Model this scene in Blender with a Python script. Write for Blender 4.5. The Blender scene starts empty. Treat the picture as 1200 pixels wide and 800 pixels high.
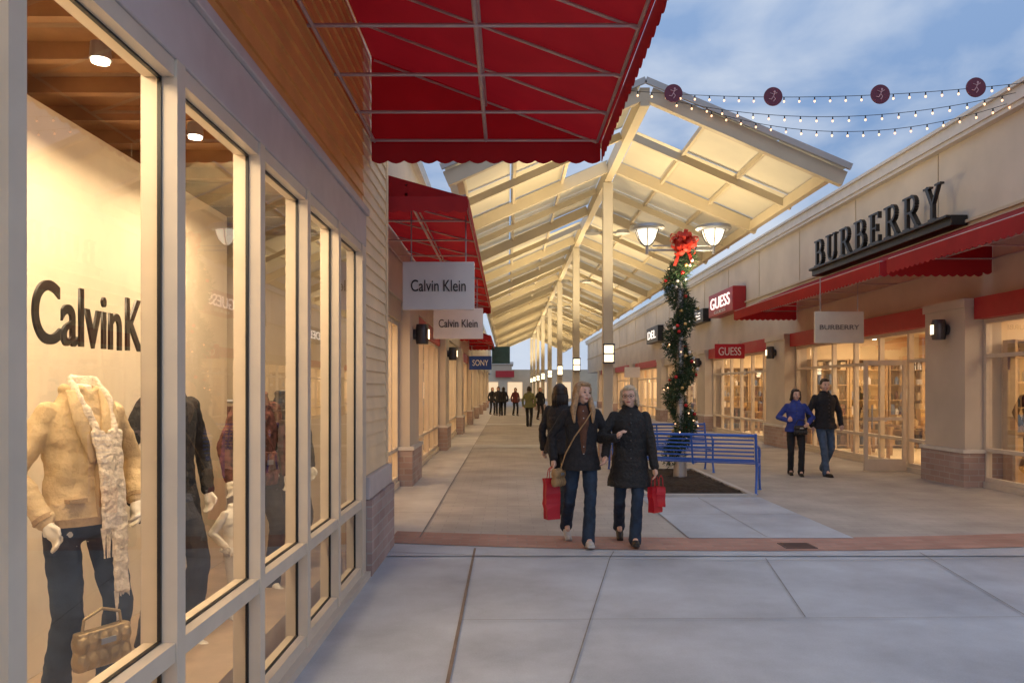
import bpy,bmesh,math,random
from mathutils import Vector,Matrix,noise
R=math.radians
random.seed(7)
scn=bpy.context.scene; col=scn.collection
F=900.0;CZ=1.62
def at(px,py,d): return Vector(((px-595)/F*d,d,CZ+(455-py)/F*d))
V=Vector
# ---------------------------------------------------------------- materials
def M(name,c,rough=.6,var=.12,scale=6,bump=0,bscale=60,metal=0,emit=0,trans=0,spec=.5):
    m=bpy.data.materials.new(name);m.use_nodes=True;n=m.node_tree;N=n.nodes;L=n.links
    b=N['Principled BSDF'];b.inputs['Roughness'].default_value=rough;b.inputs['Metallic'].default_value=metal
    b.inputs['Specular IOR Level'].default_value=spec
    tc=N.new('ShaderNodeTexCoord');no=N.new('ShaderNodeTexNoise');no.inputs['Scale'].default_value=scale;no.inputs['Detail'].default_value=6
    L.new(tc.outputs['Object'],no.inputs['Vector'])
    rp=N.new('ShaderNodeValToRGB');rp.color_ramp.elements[0].position=.3;rp.color_ramp.elements[1].position=.7
    rp.color_ramp.elements[0].color=(c[0]*(1-var),c[1]*(1-var),c[2]*(1-var),1)
    rp.color_ramp.elements[1].color=(min(1,c[0]*(1+var)),min(1,c[1]*(1+var)),min(1,c[2]*(1+var)),1)
    L.new(no.outputs['Fac'],rp.inputs['Fac']);L.new(rp.outputs['Color'],b.inputs['Base Color'])
    if bump:
        n2=N.new('ShaderNodeTexNoise');n2.inputs['Scale'].default_value=bscale;n2.inputs['Detail'].default_value=4
        L.new(tc.outputs['Object'],n2.inputs['Vector']);bp=N.new('ShaderNodeBump');bp.inputs['Strength'].default_value=bump;bp.inputs['Distance'].default_value=.02
        L.new(n2.outputs['Fac'],bp.inputs['Height']);L.new(bp.outputs['Normal'],b.inputs['Normal'])
    if emit:
        b.inputs['Emission Color'].default_value=(*c,1);b.inputs['Emission Strength'].default_value=emit
    if trans:
        t=N.new('ShaderNodeBsdfTranslucent');L.new(rp.outputs['Color'],t.inputs['Color'])
        mx=N.new('ShaderNodeMixShader');mx.inputs[0].default_value=trans
        L.new(b.outputs[0],mx.inputs[1]);L.new(t.outputs[0],mx.inputs[2]);L.new(mx.outputs[0],N['Material Output'].inputs['Surface'])
    return m
def glassmat(name,k=.75,tint=(1,1,1)):
    m=bpy.data.materials.new(name);m.use_nodes=True;n=m.node_tree;N=n.nodes;L=n.links
    N.remove(N['Principled BSDF'])
    t=N.new('ShaderNodeBsdfTransparent');t.inputs[0].default_value=(*tint,1);g=N.new('ShaderNodeBsdfGlossy');g.inputs['Roughness'].default_value=.015
    f=N.new('ShaderNodeFresnel');f.inputs[0].default_value=1.5;mu=N.new('ShaderNodeMath');mu.operation='MULTIPLY';mu.inputs[1].default_value=k;mu.use_clamp=True
    mx=N.new('ShaderNodeMixShader');L.new(f.outputs[0],mu.inputs[0]);L.new(mu.outputs[0],mx.inputs[0]);L.new(t.outputs[0],mx.inputs[1]);L.new(g.outputs[0],mx.inputs[2])
    L.new(mx.outputs[0],N['Material Output'].inputs['Surface']);return m
def brickmat(name,c1,c2,mort,bw,bh,axis='XY',rough=.8,msize=.008,off=.5,bump=.4):
    m=bpy.data.materials.new(name);m.use_nodes=True;n=m.node_tree;N=n.nodes;L=n.links;b=N['Principled BSDF'];b.inputs['Roughness'].default_value=rough
    tc=N.new('ShaderNodeTexCoord');sp=N.new('ShaderNodeSeparateXYZ');cb=N.new('ShaderNodeCombineXYZ');L.new(tc.outputs['Object'],sp.inputs[0])
    if axis=='XY': L.new(sp.outputs['X'],cb.inputs['X']);L.new(sp.outputs['Y'],cb.inputs['Y'])
    else:
        ad=N.new('ShaderNodeMath');ad.operation='ADD';L.new(sp.outputs['X'],ad.inputs[0]);L.new(sp.outputs['Y'],ad.inputs[1])
        L.new(ad.outputs[0],cb.inputs['X']);L.new(sp.outputs['Z'],cb.inputs['Y'])
    br=N.new('ShaderNodeTexBrick');br.offset=off;br.inputs['Color1'].default_value=(*c1,1);br.inputs['Color2'].default_value=(*c2,1);br.inputs['Mortar'].default_value=(*mort,1)
    br.inputs['Scale'].default_value=1;br.inputs['Brick Width'].default_value=bw;br.inputs['Row Height'].default_value=bh;br.inputs['Mortar Size'].default_value=msize
    L.new(cb.outputs[0],br.inputs['Vector'])
    no=N.new('ShaderNodeTexNoise');no.inputs['Scale'].default_value=1.3;no.inputs['Detail'].default_value=8;L.new(tc.outputs['Object'],no.inputs['Vector'])
    mr=N.new('ShaderNodeMapRange');mr.inputs['From Min'].default_value=.3;mr.inputs['From Max'].default_value=.7;mr.inputs['To Min'].default_value=.80;mr.inputs['To Max'].default_value=1.12
    L.new(no.outputs['Fac'],mr.inputs['Value'])
    vm=N.new('ShaderNodeVectorMath');vm.operation='SCALE';L.new(br.outputs['Color'],vm.inputs[0]);L.new(mr.outputs[0],vm.inputs['Scale'])
    L.new(vm.outputs[0],b.inputs['Base Color'])
    bp=N.new('ShaderNodeBump');bp.invert=True;bp.inputs['Strength'].default_value=bump;bp.inputs['Distance'].default_value=.01;L.new(br.outputs['Fac'],bp.inputs['Height']);L.new(bp.outputs['Normal'],b.inputs['Normal'])
    return m
def concretemat(name,c):
    m=bpy.data.materials.new(name);m.use_nodes=True;n=m.node_tree;N=n.nodes;L=n.links;b=N['Principled BSDF']
    tc=N.new('ShaderNodeTexCoord')
    a=N.new('ShaderNodeTexNoise');a.inputs['Scale'].default_value=.9;a.inputs['Detail'].default_value=9;a.inputs['Roughness'].default_value=.65
    f=N.new('ShaderNodeTexNoise');f.inputs['Scale'].default_value=90;f.inputs['Detail'].default_value=3
    for q in (a,f): L.new(tc.outputs['Object'],q.inputs['Vector'])
    ad=N.new('ShaderNodeMath');ad.operation='MULTIPLY_ADD';ad.inputs[1].default_value=.22;L.new(f.outputs['Fac'],ad.inputs[0]);L.new(a.outputs['Fac'],ad.inputs[2])
    rp=N.new('ShaderNodeValToRGB');E=rp.color_ramp.elements;E[0].position=.42;E[1].position=.78
    E[0].color=(c[0]*.68,c[1]*.68,c[2]*.70,1);E[1].color=(c[0]*1.12,c[1]*1.12,c[2]*1.12,1)
    L.new(ad.outputs[0],rp.inputs['Fac']);L.new(rp.outputs['Color'],b.inputs['Base Color'])
    mr=N.new('ShaderNodeMapRange');mr.inputs['To Min'].default_value=.35;mr.inputs['To Max'].default_value=.75;L.new(a.outputs['Fac'],mr.inputs['Value']);L.new(mr.outputs[0],b.inputs['Roughness'])
    bp=N.new('ShaderNodeBump');bp.inputs['Strength'].default_value=.12;bp.inputs['Distance'].default_value=.01;L.new(f.outputs['Fac'],bp.inputs['Height']);L.new(bp.outputs['Normal'],b.inputs['Normal'])
    return m
frameC=M('frame_cream',(.66,.57,.46),.4,.05)
fascia=M('fascia_white',(.55,.49,.48),.5,.06)
sidLit=M('siding_warm_lit',(.76,.38,.12),.55,.10,3)  # warm light on the upper siding is painted into its base colour
sidY=M('siding_cream',(.86,.66,.42),.55,.08,3)
stoneB=brickmat('stone_base',(.36,.25,.23),(.43,.33,.31),(.42,.38,.36),.3,.1,'V')
wallC=M('wall_cream',(.58,.51,.43),.8,.09,1.2,.1,80)
wallD=M('wall_tan',(.52,.44,.33),.8,.07,1.2,.1,80)
cornM=M('cornice_white',(.62,.59,.56),.6,.06)
redF=M('awning_red',(.42,.010,.016),.7,.10,3,.05,200,trans=.5)
redP=M('red_band',(.42,.02,.025),.5,.06)
redV=M('awning_valance',(.40,.012,.018),.7,.1,3,.05,200,trans=.2)
metalG=M('awning_tube',(.50,.40,.40),.4,.05,metal=.4)
glassL=glassmat('shop_glass_reflective',1.5)
glass=glassmat('shop_glass',1.0)
glassR=glassmat('shop_glass_clear',.45)
concr=concretemat('concrete',(.44,.48,.545))
conc2=concretemat('concrete_pale',(.52,.51,.50))
joint=M('joint',(.22,.21,.21),.9,.2)
jointD=M('joint_rusty',(.20,.15,.12),.9,.2)
paver=brickmat('pavers',(.38,.35,.33),(.41,.38,.355),(.335,.31,.295),.3,.15,bump=.15,msize=.006)
brickR=brickmat('brick_band',(.36,.19,.155),(.43,.245,.20),(.34,.24,.2),.2,.1)
soil=M('soil',(.035,.024,.018),.95,.5,25,1,50)
woodC=M('ceiling_wood',(.30,.17,.075),.6,.3,4)
panelW=M('display_panel',(.84,.74,.58),.6,.04)
black=M('black_paint',(.012,.012,.014),.4,.1)
blackS=M('letter_black',(.02,.018,.018),.35,.1)
greyS=M('letter_brown',(.16,.13,.11),.5,.1)
white=M('sign_white',(.75,.72,.7),.5,.03)
floorI=M('shop_floor',(.45,.34,.24),.4,.15)
intW=M('shop_wall',(.85,.68,.42),.7,.08,1)
shelfM=M('shelf_wood',(.42,.26,.13),.5,.2)
canM=M('canopy_steel',(.56,.49,.36),.5,.06,2)
vergeM=M('canopy_verge',(.42,.42,.42),.5,.06,2)
canP=M('canopy_panel',(.74,.66,.46),.6,.08,1,trans=.32)
canP2=M('canopy_panel_dim',(.62,.55,.38),.6,.08,1,trans=.26)
postM=M('post_paint',(.56,.52,.44),.5,.06,2)
lampG=M('lamp_glow',(1,.80,.5),.5,0,emit=2.6)
bowlG=M('bowl_glow',(1,.90,.72),.3,0,emit=1.5)
bulbG=M('bulb_glow',(1,.55,.30),.5,0,emit=2.6)
glowI=M('ceiling_spot_glow',(1,.85,.6),.5,0,emit=14)
metalD=M('metal_dark',(.09,.09,.1),.35,.1,metal=.7)
metalL=M('metal_grey',(.35,.36,.38),.35,.1,metal=.6)
blueM=M('bench_blue',(.04,.13,.50),.35,.08,metal=.1)
leafM=M('garland_green',(.03,.07,.03),.6,.5,8)
ornR=M('bauble_red',(.6,.02,.02),.2,.05)
ornW=M('bauble_gold',(.7,.5,.2),.25,.05,metal=.5)
ornS=M('bauble_silver',(.75,.74,.72),.2,.05,metal=.4)
bowM=M('bow_red',(.62,.045,.025),.5,.15,8,trans=.2)
skin=M('skin',(.70,.45,.35),.5,.06)
blackCoat=M('coat_black',(.014,.014,.018),.8,.35,30,.5,60)
blackCoat2=M('coat_black_quilted',(.011,.011,.013),.7,.4,30,.8,40)
denim=M('denim',(.016,.032,.062),.85,.45,10,.3,200)
darkP=M('trousers_black',(.013,.014,.018),.8,.3,10,.2,100)
hairB=M('hair_light_brown',(.40,.25,.13),.45,.35,40,.6,90)
hairG=M('hair_blonde',(.58,.47,.32),.45,.3,40,.6,90)
hairD=M('hair_dark',(.02,.013,.01),.4,.3,40,.5,90)
shoeW=M('shoe_pale',(.5,.48,.46),.6,.15)
shoeD=M('shoe_dark',(.02,.018,.017),.5,.15)
brownS=M('shirt_brown',(.11,.045,.025),.8,.25,20)
tanL=M('leather_tan',(.36,.22,.10),.5,.2,12,.2,80)
bagR=M('bag_red',(.46,.010,.022),.45,.1,5)
blueJ=M('jacket_blue',(.025,.05,.28),.7,.2,12,.3,80)
mannW=M('mannequin_white',(.78,.74,.68),.35,.03)
creamJ=M('jacket_cream',(.60,.46,.28),.85,.12,14,.35,70)
creamE=M('jacket_trim',(.40,.28,.16),.85,.12,14,.3,70)
scarfM=M('scarf_cream',(.80,.71,.60),.95,.2,60,.9,45)
goldB=M('bag_gold',(.36,.27,.15),.35,.3,14,.4,50,metal=.5)
greyK=M('knit_dark',(.03,.03,.035),.9,.4,20,.5,60)
redK=M('pattern_top',(.12,.045,.04),.9,.9,22,.3,60)
lipM=M('lips',(.45,.12,.10),.5,.05)
eyeM=M('eye_dark',(.03,.02,.02),.3,.1)
marM=M('medallion_maroon',(.13,.012,.04),.5,.1)
markM=M('medallion_mark',(.6,.35,.38),.5,.05)
blueS=M('sign_blue',(.012,.05,.28),.4,.1)
tealS=M('sign_teal',(.03,.10,.14),.4,.1)
# ---------------------------------------------------------------- mesh helpers
class MB:
    def __init__(s): s.bm=bmesh.new()
    def box(s,x0,x1,y0,y1,z0,z1,mat=None):
        if x0>x1:x0,x1=x1,x0
        if y0>y1:y0,y1=y1,y0
        vs=[s.bm.verts.new(p) for p in [(x0,y0,z0),(x1,y0,z0),(x1,y1,z0),(x0,y1,z0),(x0,y0,z1),(x1,y0,z1),(x1,y1,z1),(x0,y1,z1)]]
        if mat:
            for v in vs: v.co=mat@v.co
        for f in ((3,2,1,0),(4,5,6,7),(0,1,5,4),(1,2,6,5),(2,3,7,6),(3,0,4,7)): s.bm.faces.new([vs[i] for i in f])
        return s
    def beam(s,p,q,w,h,up=V((0,0,1))):
        p=V(p);q=V(q);d=(q-p).normalized();side=d.cross(up).normalized();u=side.cross(d).normalized()
        vs=[]
        for c in (p,q):
            for a,b in ((-1,-1),(1,-1),(1,1),(-1,1)): vs.append(s.bm.verts.new(c+side*a*w/2+u*b*h/2))
        for f in ((3,2,1,0),(4,5,6,7),(0,1,5,4),(1,2,6,5),(2,3,7,6),(3,0,4,7)): s.bm.faces.new([vs[i] for i in f])
        return s
    def tube(s,p,q,r0,r1=None,seg=10):
        p=V(p);q=V(q);d=q-p
        if d.length<1e-6:return s
        r1=r0 if r1 is None else r1
        m=Matrix.Translation((p+q)/2)@d.to_track_quat('Z','Y').to_matrix().to_4x4()
        bmesh.ops.create_cone(s.bm,cap_ends=True,segments=seg,radius1=r0,radius2=r1,depth=d.length,matrix=m);return s
    def path(s,pts,r,seg=8):
        for a,b in zip(pts,pts[1:]): s.tube(a,b,r,r,seg)
        return s
    def cap(s,p,q,r0,r1=None,seg=12):
        r1=r0 if r1 is None else r1
        s.tube(p,q,r0,r1,seg);s.ell(p,(r0,)*3);s.ell(q,(r1,)*3);return s
    def ell(s,c,r,mat=None,sub=2):
        m=Matrix.Translation(V(c))@Matrix.Diagonal((*r,1))
        if mat: m=mat@m
        bmesh.ops.create_icosphere(s.bm,subdivisions=sub,radius=1,matrix=m);return s
    def quad(s,*pts):
        s.bm.faces.new([s.bm.verts.new(p) for p in pts]);return s
    def loft(s,rings,seg=24,mat=None,caps=True):
        L=[]
        for (cx,cy,z,rx,ry) in rings:
            r=[]
            for i in range(seg):
                a=2*math.pi*i/seg;p=V((cx+rx*math.cos(a),cy+ry*math.sin(a),z))
                if mat:p=mat@p
                r.append(s.bm.verts.new(p))
            L.append(r)
        for a,b in zip(L,L[1:]):
            for i in range(seg):
                j=(i+1)%seg;s.bm.faces.new((a[i],a[j],b[j],b[i]))
        if caps: s.bm.faces.new(L[0][::-1]);s.bm.faces.new(L[-1])
        return s
    def build(s,name,mat,parent=None,smooth=False,vox=0,bevel=0,fixn=False):
        if fixn or vox: bmesh.ops.recalc_face_normals(s.bm,faces=s.bm.faces)
        me=bpy.data.meshes.new(name);s.bm.to_mesh(me);s.bm.free()
        o=bpy.data.objects.new(name,me);col.objects.link(o)
        if vox or bevel:
            if vox:
                md=o.modifiers.new('r','REMESH');md.mode='VOXEL';md.voxel_size=vox
                m2=o.modifiers.new('s','SMOOTH');m2.factor=.5;m2.iterations=3
            if bevel:
                md=o.modifiers.new('b','BEVEL');md.width=bevel;md.segments=2;md.limit_method='ANGLE'
            dg=bpy.context.evaluated_depsgraph_get();me2=bpy.data.meshes.new_from_object(o.evaluated_get(dg))
            o.modifiers.clear();o.data=me2;bpy.data.meshes.remove(me);me=me2;me.name=name
        me.materials.clear();me.materials.append(mat)
        if smooth or vox:
            me.polygons.foreach_set('use_smooth',[True]*len(me.polygons))
        if parent: setp(o,parent)
        return o
BASE={}
def setp(o,parent):
    o.parent=parent
    if parent.name in BASE: o.matrix_parent_inverse=Matrix.Translation(-BASE[parent.name])
def thing(name,label,cat,loc=(0,0,0),group=None):
    o=bpy.data.objects.new(name,None);o.empty_display_size=.2;col.objects.link(o);o.location=loc;BASE[o.name]=V(loc)
    o['label']=label;o['category']=cat
    if group:o['group']=group
    return o
def tag(o,label,cat,group=None,kind=None):
    o['label']=label;o['category']=cat
    if group:o['group']=group
    if kind:o['kind']=kind
    return o
def struct(name,mb,mat,**k):
    o=mb.build(name,mat,**k);o['kind']='structure'
    return o
def copy_thing(root,loc,label,group=None,rotz=None):
    c=root.copy();col.objects.link(c);c.location=loc;c['label']=label
    if group:c['group']=group
    if rotz is not None:c.rotation_euler.z=rotz
    for ch in [x for x in bpy.data.objects if x.parent==root]:
        d=ch.copy();col.objects.link(d);d.parent=c
        for g in [x for x in bpy.data.objects if x.parent==ch]:
            e=g.copy();col.objects.link(e);e.parent=d
    return c
FACE={'-X':Matrix(((0,0,-1),(-1,0,0),(0,1,0))).to_4x4(),'+X':Matrix(((0,0,1),(1,0,0),(0,1,0))).to_4x4(),'-Y':Matrix(((1,0,0),(0,0,-1),(0,1,0))).to_4x4()}
def text(body,loc,facing,width,height,mat,name='lettering',parent=None,ext=.008,off=0.0):
    cu=bpy.data.curves.new('t','FONT');cu.body=body;cu.size=1;cu.extrude=.01;cu.offset=off
    o=bpy.data.objects.new('t',cu);col.objects.link(o)
    dg=bpy.context.evaluated_depsgraph_get();me=bpy.data.meshes.new_from_object(o.evaluated_get(dg));bpy.data.objects.remove(o)
    xs=[v.co.x for v in me.vertices];ys=[v.co.y for v in me.vertices];x0,x1,y0,y1=min(xs),max(xs),min(ys),max(ys)
    m=FACE[facing].copy()
    for v in me.vertices:
        p=V(((v.co.x-(x0+x1)/2)/(x1-x0)*width,(v.co.y-(y0+y1)/2)/(y1-y0)*height,v.co.z/.01*ext));v.co=m@p+V(loc)
    me.materials.clear();me.materials.append(mat);me.name=name
    q=bpy.data.objects.new(name,me);col.objects.link(q)
    if parent:setp(q,parent)
    return q
def area(loc,rot,sx,sy,P,c=(1,.75,.47)):
    l=bpy.data.lights.new('area','AREA');l.shape='RECTANGLE';l.size=sx;l.size_y=sy;l.energy=P;l.color=c
    o=bpy.data.objects.new('lamp_light',l);col.objects.link(o);o.location=loc;o.rotation_euler=rot;return o
# ---------------------------------------------------------------- ground
g=MB();g.quad((-300,-40,-.012),(300,-40,-.012),(300,400,-.012),(-300,400,-.012));struct('ground',g,M('ground_asphalt',(.12,.12,.12),.9,.2))
m=MB();m.quad((-2,-6,0),(14,-6,0),(14,9,0),(-2,9,0));struct('pavement',m,concr)
m=MB();m.quad((-6,7.95,.004),(12,7.95,.004),(12,110,.004),(-6,110,.004));struct('paved_walkway',m,paver)
xs=[-1.25+i*.33 for i in range(31)]
def arc(x): return 7.62+.045*(x-2.6)**2*.6
m=MB()
for i in range(30):
    a,b=xs[i],xs[i+1];m.quad((a,7.4,.008),(b,7.4,.008),(b,arc(b),.008),(a,arc(a),.008))
struct('pavement_edge',m,concr)
m=MB()
for i in range(30):
    a,b=xs[i],xs[i+1];m.quad((a,arc(a),.012),(b,arc(b),.012),(b,arc(b)+.66,.012),(a,arc(a)+.66,.012))
struct('brick_band',m,brickR)
m=MB();m.quad((-1.95,8.2,.008),(-.95,8.2,.008),(-.95,90,.008),(-1.95,90,.008));struct('path',m,conc2)
m=MB();m.quad((1.95,8.25,.016),(3.72,8.25,.016),(3.72,11.35,.016),(1.95,11.35,.016));struct('concrete_patch',m,concr)
m=MB()
for y in (21,34,47): m.quad((-.95,y,.012),(7.4,y,.012),(7.4,y+1.1,.012),(-.95,y+1.1,.012))
struct('cross_path',m,conc2)
def jlines(name,lst,mat):
    jm=MB()
    for p,q,w,z in lst:
        p=V((*p,z));q=V((*q,z));d=(q-p).normalized();s=V((-d.y,d.x,0))*w/2;jm.quad(p-s,q-s,q+s,p+s)
    struct(name,jm,mat)
jlines('pavement_seam',[((-.33,0),(-.33,7.75),.022,.0125)],jointD)
J=[((.3,4.0),(.97,7.3),.009,.012),((.97,7.3),(1.05,7.6),.009,.012),((3.35,3.6),(4.05,7.55),.009,.012),((5.6,5.4),(6.5,7.4),.009,.012),((2.1,5.42),(2.45,7.3),.007,.012),
   ((-.95,8.3),(-.95,60),.014,.0165),((2.8,8.3),(2.8,11.3),.008,.02),((2.0,9.8),(3.7,9.8),.008,.02),((-.32,5.35),(8,5.5),.006,.012)]
for i in range(29): J.append(((xs[i],arc(xs[i])-.42),(xs[i+1],arc(xs[i+1])-.42),.009,.012))
for y in (10,11.8,13.6,15.4,17.2,19,20.8,23,26,29,32,36,40): J.append(((-1.9,y),(-.95,y),.01,.012))
for y in (10.5,14,17.5,24.5,28): J.append(((-.9,y),(7.3,y),.012,.0125))
jlines('pavement_joints',J,joint)
m=MB();m.box(2.02,2.12,11.4,15.2,0,.05);m.box(3.6,3.7,11.4,15.2,0,.05);m.box(2.125,3.595,11.4,11.5,0,.05);m.box(2.125,3.595,15.1,15.2,0,.05)
pl=m.build('planting_bed_kerb',conc2);tag(pl,'low concrete edging around the dark soil bed by the blue benches','kerb')
m=MB()
def hz(a,b): return .03+.035*noise.noise(V((a*5,b*5,1)))+.018*noise.noise(V((a*21,b*21,3)))
for i in range(28):
    for j in range(44):
        x=2.125+i*.0525;y=11.5+j*.0818
        m.quad((x,y,hz(x,y)),(x+.0525,y,hz(x+.0525,y)),(x+.0525,y+.0818,hz(x+.0525,y+.0818)),(x,y+.0818,hz(x,y+.0818)))
o=m.build('soil_bed',soil);tag(o,'dark mulched soil in the planting bed under the benches','soil',kind='stuff')
p=at(930,640,7.95);m=MB();m.box(p.x-.16,p.x+.16,7.72,7.98,.0135,.019)
for k in range(6): m.box(p.x-.14,p.x+.14,7.75+k*.04,7.765+k*.04,.019,.023)
tag(m.build('drain_cover',M('drain_rust',(.12,.07,.06),.7,.2)),'small dark metal drain cover set in the red brick band','drain cover')
# ---------------------------------------------------------------- near left shop
S=thing('shop_building','near left shop with cream window frames, warm-lit orange clapboard siding and lit display windows','building',(-1.25,4,0))
def siding(name,mat,y0,y1,z0,z1,x,h=.115):
    m=MB();z=z0
    while z<z1-.001:
        zt=min(z+h,z1);m.quad((x+.016,y0,z),(x+.016,y1,z),(x,y1,zt),(x,y0,zt));m.quad((x,y0,z),(x,y1,z),(x+.016,y1,z),(x+.016,y0,z));z=zt
    m.box(x-.12,x-.001,y0,y1,z0,z1);return m.build(name,mat,S)
siding('siding',sidLit,-1,6.60,3.16,6.9,-1.25)
siding('corner_siding',sidY,6.60,7.86,.86,6.9,-1.25)
m=MB();m.box(-1.36,-1.215,-1,6.6,2.83,3.099);m.box(-1.36,-1.19,-1,6.62,3.10,3.158);m.build('fascia',fascia,S,bevel=.006)
m=MB();m.box(-1.4,-1.19,6.62,7.9,.66,.855);m.build('sill',fascia,S,bevel=.008)
m=MB();m.box(-1.4,-1.17,6.62,7.92,0,.655);m.build('stone_base',stoneB,S)
m=MB();m.box(-6,-1.375,7.7,7.86,0,6.9);m.build('side_wall',wallD,S)
m=MB();m.box(-1.26,-1.225,7.80,7.88,.86,6.9);m.build('corner_trim',sidY,S)
ys=[.3,1.10,1.905,2.86,3.81,4.70,5.56,6.46]
fr=MB();W2=.036
for i,y in enumerate(ys):
    fr.box(-1.35,-1.215,y-W2,y+W2,.05,2.829)
for a,b in zip(ys,ys[1:]):
    fr.box(-1.34,-1.225,a+W2+.001,b-W2-.001,2.765,2.828);fr.box(-1.34,-1.222,a+W2+.001,b-W2-.001,.615,.685);fr.box(-1.34,-1.225,a+W2+.001,b-W2-.001,.05,.12)
fr.box(-1.34,-1.22,6.505,6.615,.05,2.829)
fr.build('window_frame',frameC,S)
m=MB()
for a,b in zip(ys,ys[1:]):
    a+=W2+.001;b-=W2+.001
    for z0,z1 in ((.12,.615),(.685,2.765)):
        m.box(-1.286,-1.272,a,a+.007,z0,z1);m.box(-1.286,-1.272,b-.007,b,z0,z1);m.box(-1.286,-1.272,a+.007,b-.007,z1-.008,z1);m.box(-1.286,-1.272,a+.007,b-.007,z0,z0+.008)
m.build('window_gasket',black,S)
for a,b in zip(ys,ys[1:]):
    a+=W2+.008;b-=W2+.008
    for z0,z1 in ((.12,.615),(.685,2.765)):
        q=MB();q.quad((-1.28,a,z0+.008),(-1.28,b,z0+.008),(-1.28,b,z1-.008),(-1.28,a,z1-.008));q.build('glass_pane',glassL,S)
m=MB();m.box(-1.4,-1.18,-1,6.615,0,.05);m.build('base_strip',wallC,S)
m=MB();m.box(-2.42,-2.34,-1,6.4,.2,3.05);m.build('display_panel',panelW,S)
m=MB();m.box(-6,-1.36,-1,7.69,-.005,.003);m.box(-2.335,-1.4,-1,6.5,.003,.2);m.build('display_floor',floorI,S)
m=MB();m.box(-6,-1.36,-1,7.69,3.2,3.26)
for k in range(22): m.box(-6,-1.37,-.9+k*.4,-.85+k*.4,3.12,3.199)
m.build('ceiling',woodC,S)
m=MB();m.box(-6,-5.9,-1,7.69,0,3.2);m.build('interior_wall',intW,S)
for k,(x,y) in enumerate([(-1.75,2.3),(-1.75,3.3),(-1.75,4.3),(-1.75,5.3),(-1.75,6.3),(-3.2,6.9),(-2.0,1.2)]):
    c=MB();c.tube((x,y,3.03),(x,y,3.10),.045,.04,16);h=c.build('ceiling_lamp',metalL,S)
    c=MB();c.tube((x,y,3.018),(x,y,3.029),.036,.036,16);q=c.build('lamp_glow',glowI);setp(q,h)
for y,P in ((2.2,32),(3.6,32),(5.2,32)): area((-1.8,y,2.95),(0,R(-8),0),.3,1.1,P,(1,.74,.44))
area((-3.6,5.5,2.9),(0,0,0),2,3,70)
text('Calvin',(-1.43,2.575,1.857),'+X',.53,.20,blackS,'window_lettering',S,.004,.012)
text('Klein',(-1.43,3.075,1.860),'+X',.40,.20,blackS,'window_lettering',S,.004,.012)
t=thing('clothes_rack','clothes rack with dark folded garments inside the near left shop','rack',(-3.2,7.2,0))
m=MB();m.path([(-4,7.2,0),(-4,7.2,1.5),(-2.5,7.2,1.5),(-2.5,7.2,0)],.02);m.build('rail',metalL,t)
m=MB()
for k in range(18): m.box(-3.95+k*.08,-3.90+k*.08,7.0,7.4,.6+random.random()*.2,1.45)
m.build('garments',redK,t)
# ---------------------------------------------------------------- awnings
def awning(label,xw,xo,y0,y1,zw,zo,val,name='awning',nrib=5,group='red fabric awnings',midbar=True):
    t=thing(name,label,'awning',((xw+xo)/2,(y0+y1)/2,zo),group)
    m=MB();n=nrib*2
    for i in range(n):
        a=y0+(y1-y0)*i/n;b=y0+(y1-y0)*(i+1)/n
        m.quad((xw,a,zw),(xw,b,zw),(xo,b,zo),(xo,a,zo))
    for y in (y0,y1): m.bm.faces.new([m.bm.verts.new(p) for p in ((xw,y,zw),(xo,y,zo),(xw,y,zo))])
    m.build('fabric',redF,t)
    m=MB();st=.14
    def scal(p,q):
        d=(V(q)-V(p));n=max(2,int(d.length/st))
        for i in range(n):
            for k in range(4):
                a=(i+k/4)/n;b=(i+(k+1)/4)/n
                za=val*(.86+.14*math.sin(math.pi*k/4));zb=val*(.86+.14*math.sin(math.pi*(k+1)/4))
                A=V(p)+d*a;B=V(p)+d*b;m.quad(A,B,B-V((0,0,zb)),A-V((0,0,za)))
    e=.006 if xo>xw else -.006
    scal((xo+e,y0-.006,zo+.01),(xo+e,y1+.006,zo+.01));scal((xw,y0-.006,zo+.01),(xo,y0-.006,zo+.01));scal((xw,y1+.006,zo+.01),(xo,y1+.006,zo+.01))
    m.build('valance',redV,t)
    m=MB();s=1 if xo>xw else -1;zz=zo+.02
    for i in range(nrib+1):
        y=y0+(y1-y0)*i/nrib; y=min(max(y,y0+.03),y1-.03)
        m.tube((xw,y,zz),(xo-.03*s,y,zz),.013);m.tube((xw+.03*s,y,zw-.05),(xo-.04*s,y,zo+.0),.011)
    m.tube((xo-.03*s,y0,zz),(xo-.03*s,y1,zz),.015)
    if midbar:
        xm=(xw+xo)/2;m.tube((xm,y0,zz+.01),(xm,y1,zz+.01),.017);m.tube((xm,y0,zo+(zw-zo)/2-.05),(xm,y1,zo+(zw-zo)/2-.05),.011)
        m.tube((xw+.03*s,y0,zz),(xw+.03*s,y1,zz),.013)
    m.build('frame',metalG,t);return t
awning('large near red awning with metal frame over the left shop windows',-1.232,.84,2.5,6.94,4.62,3.83,.19,nrib=6)
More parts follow.
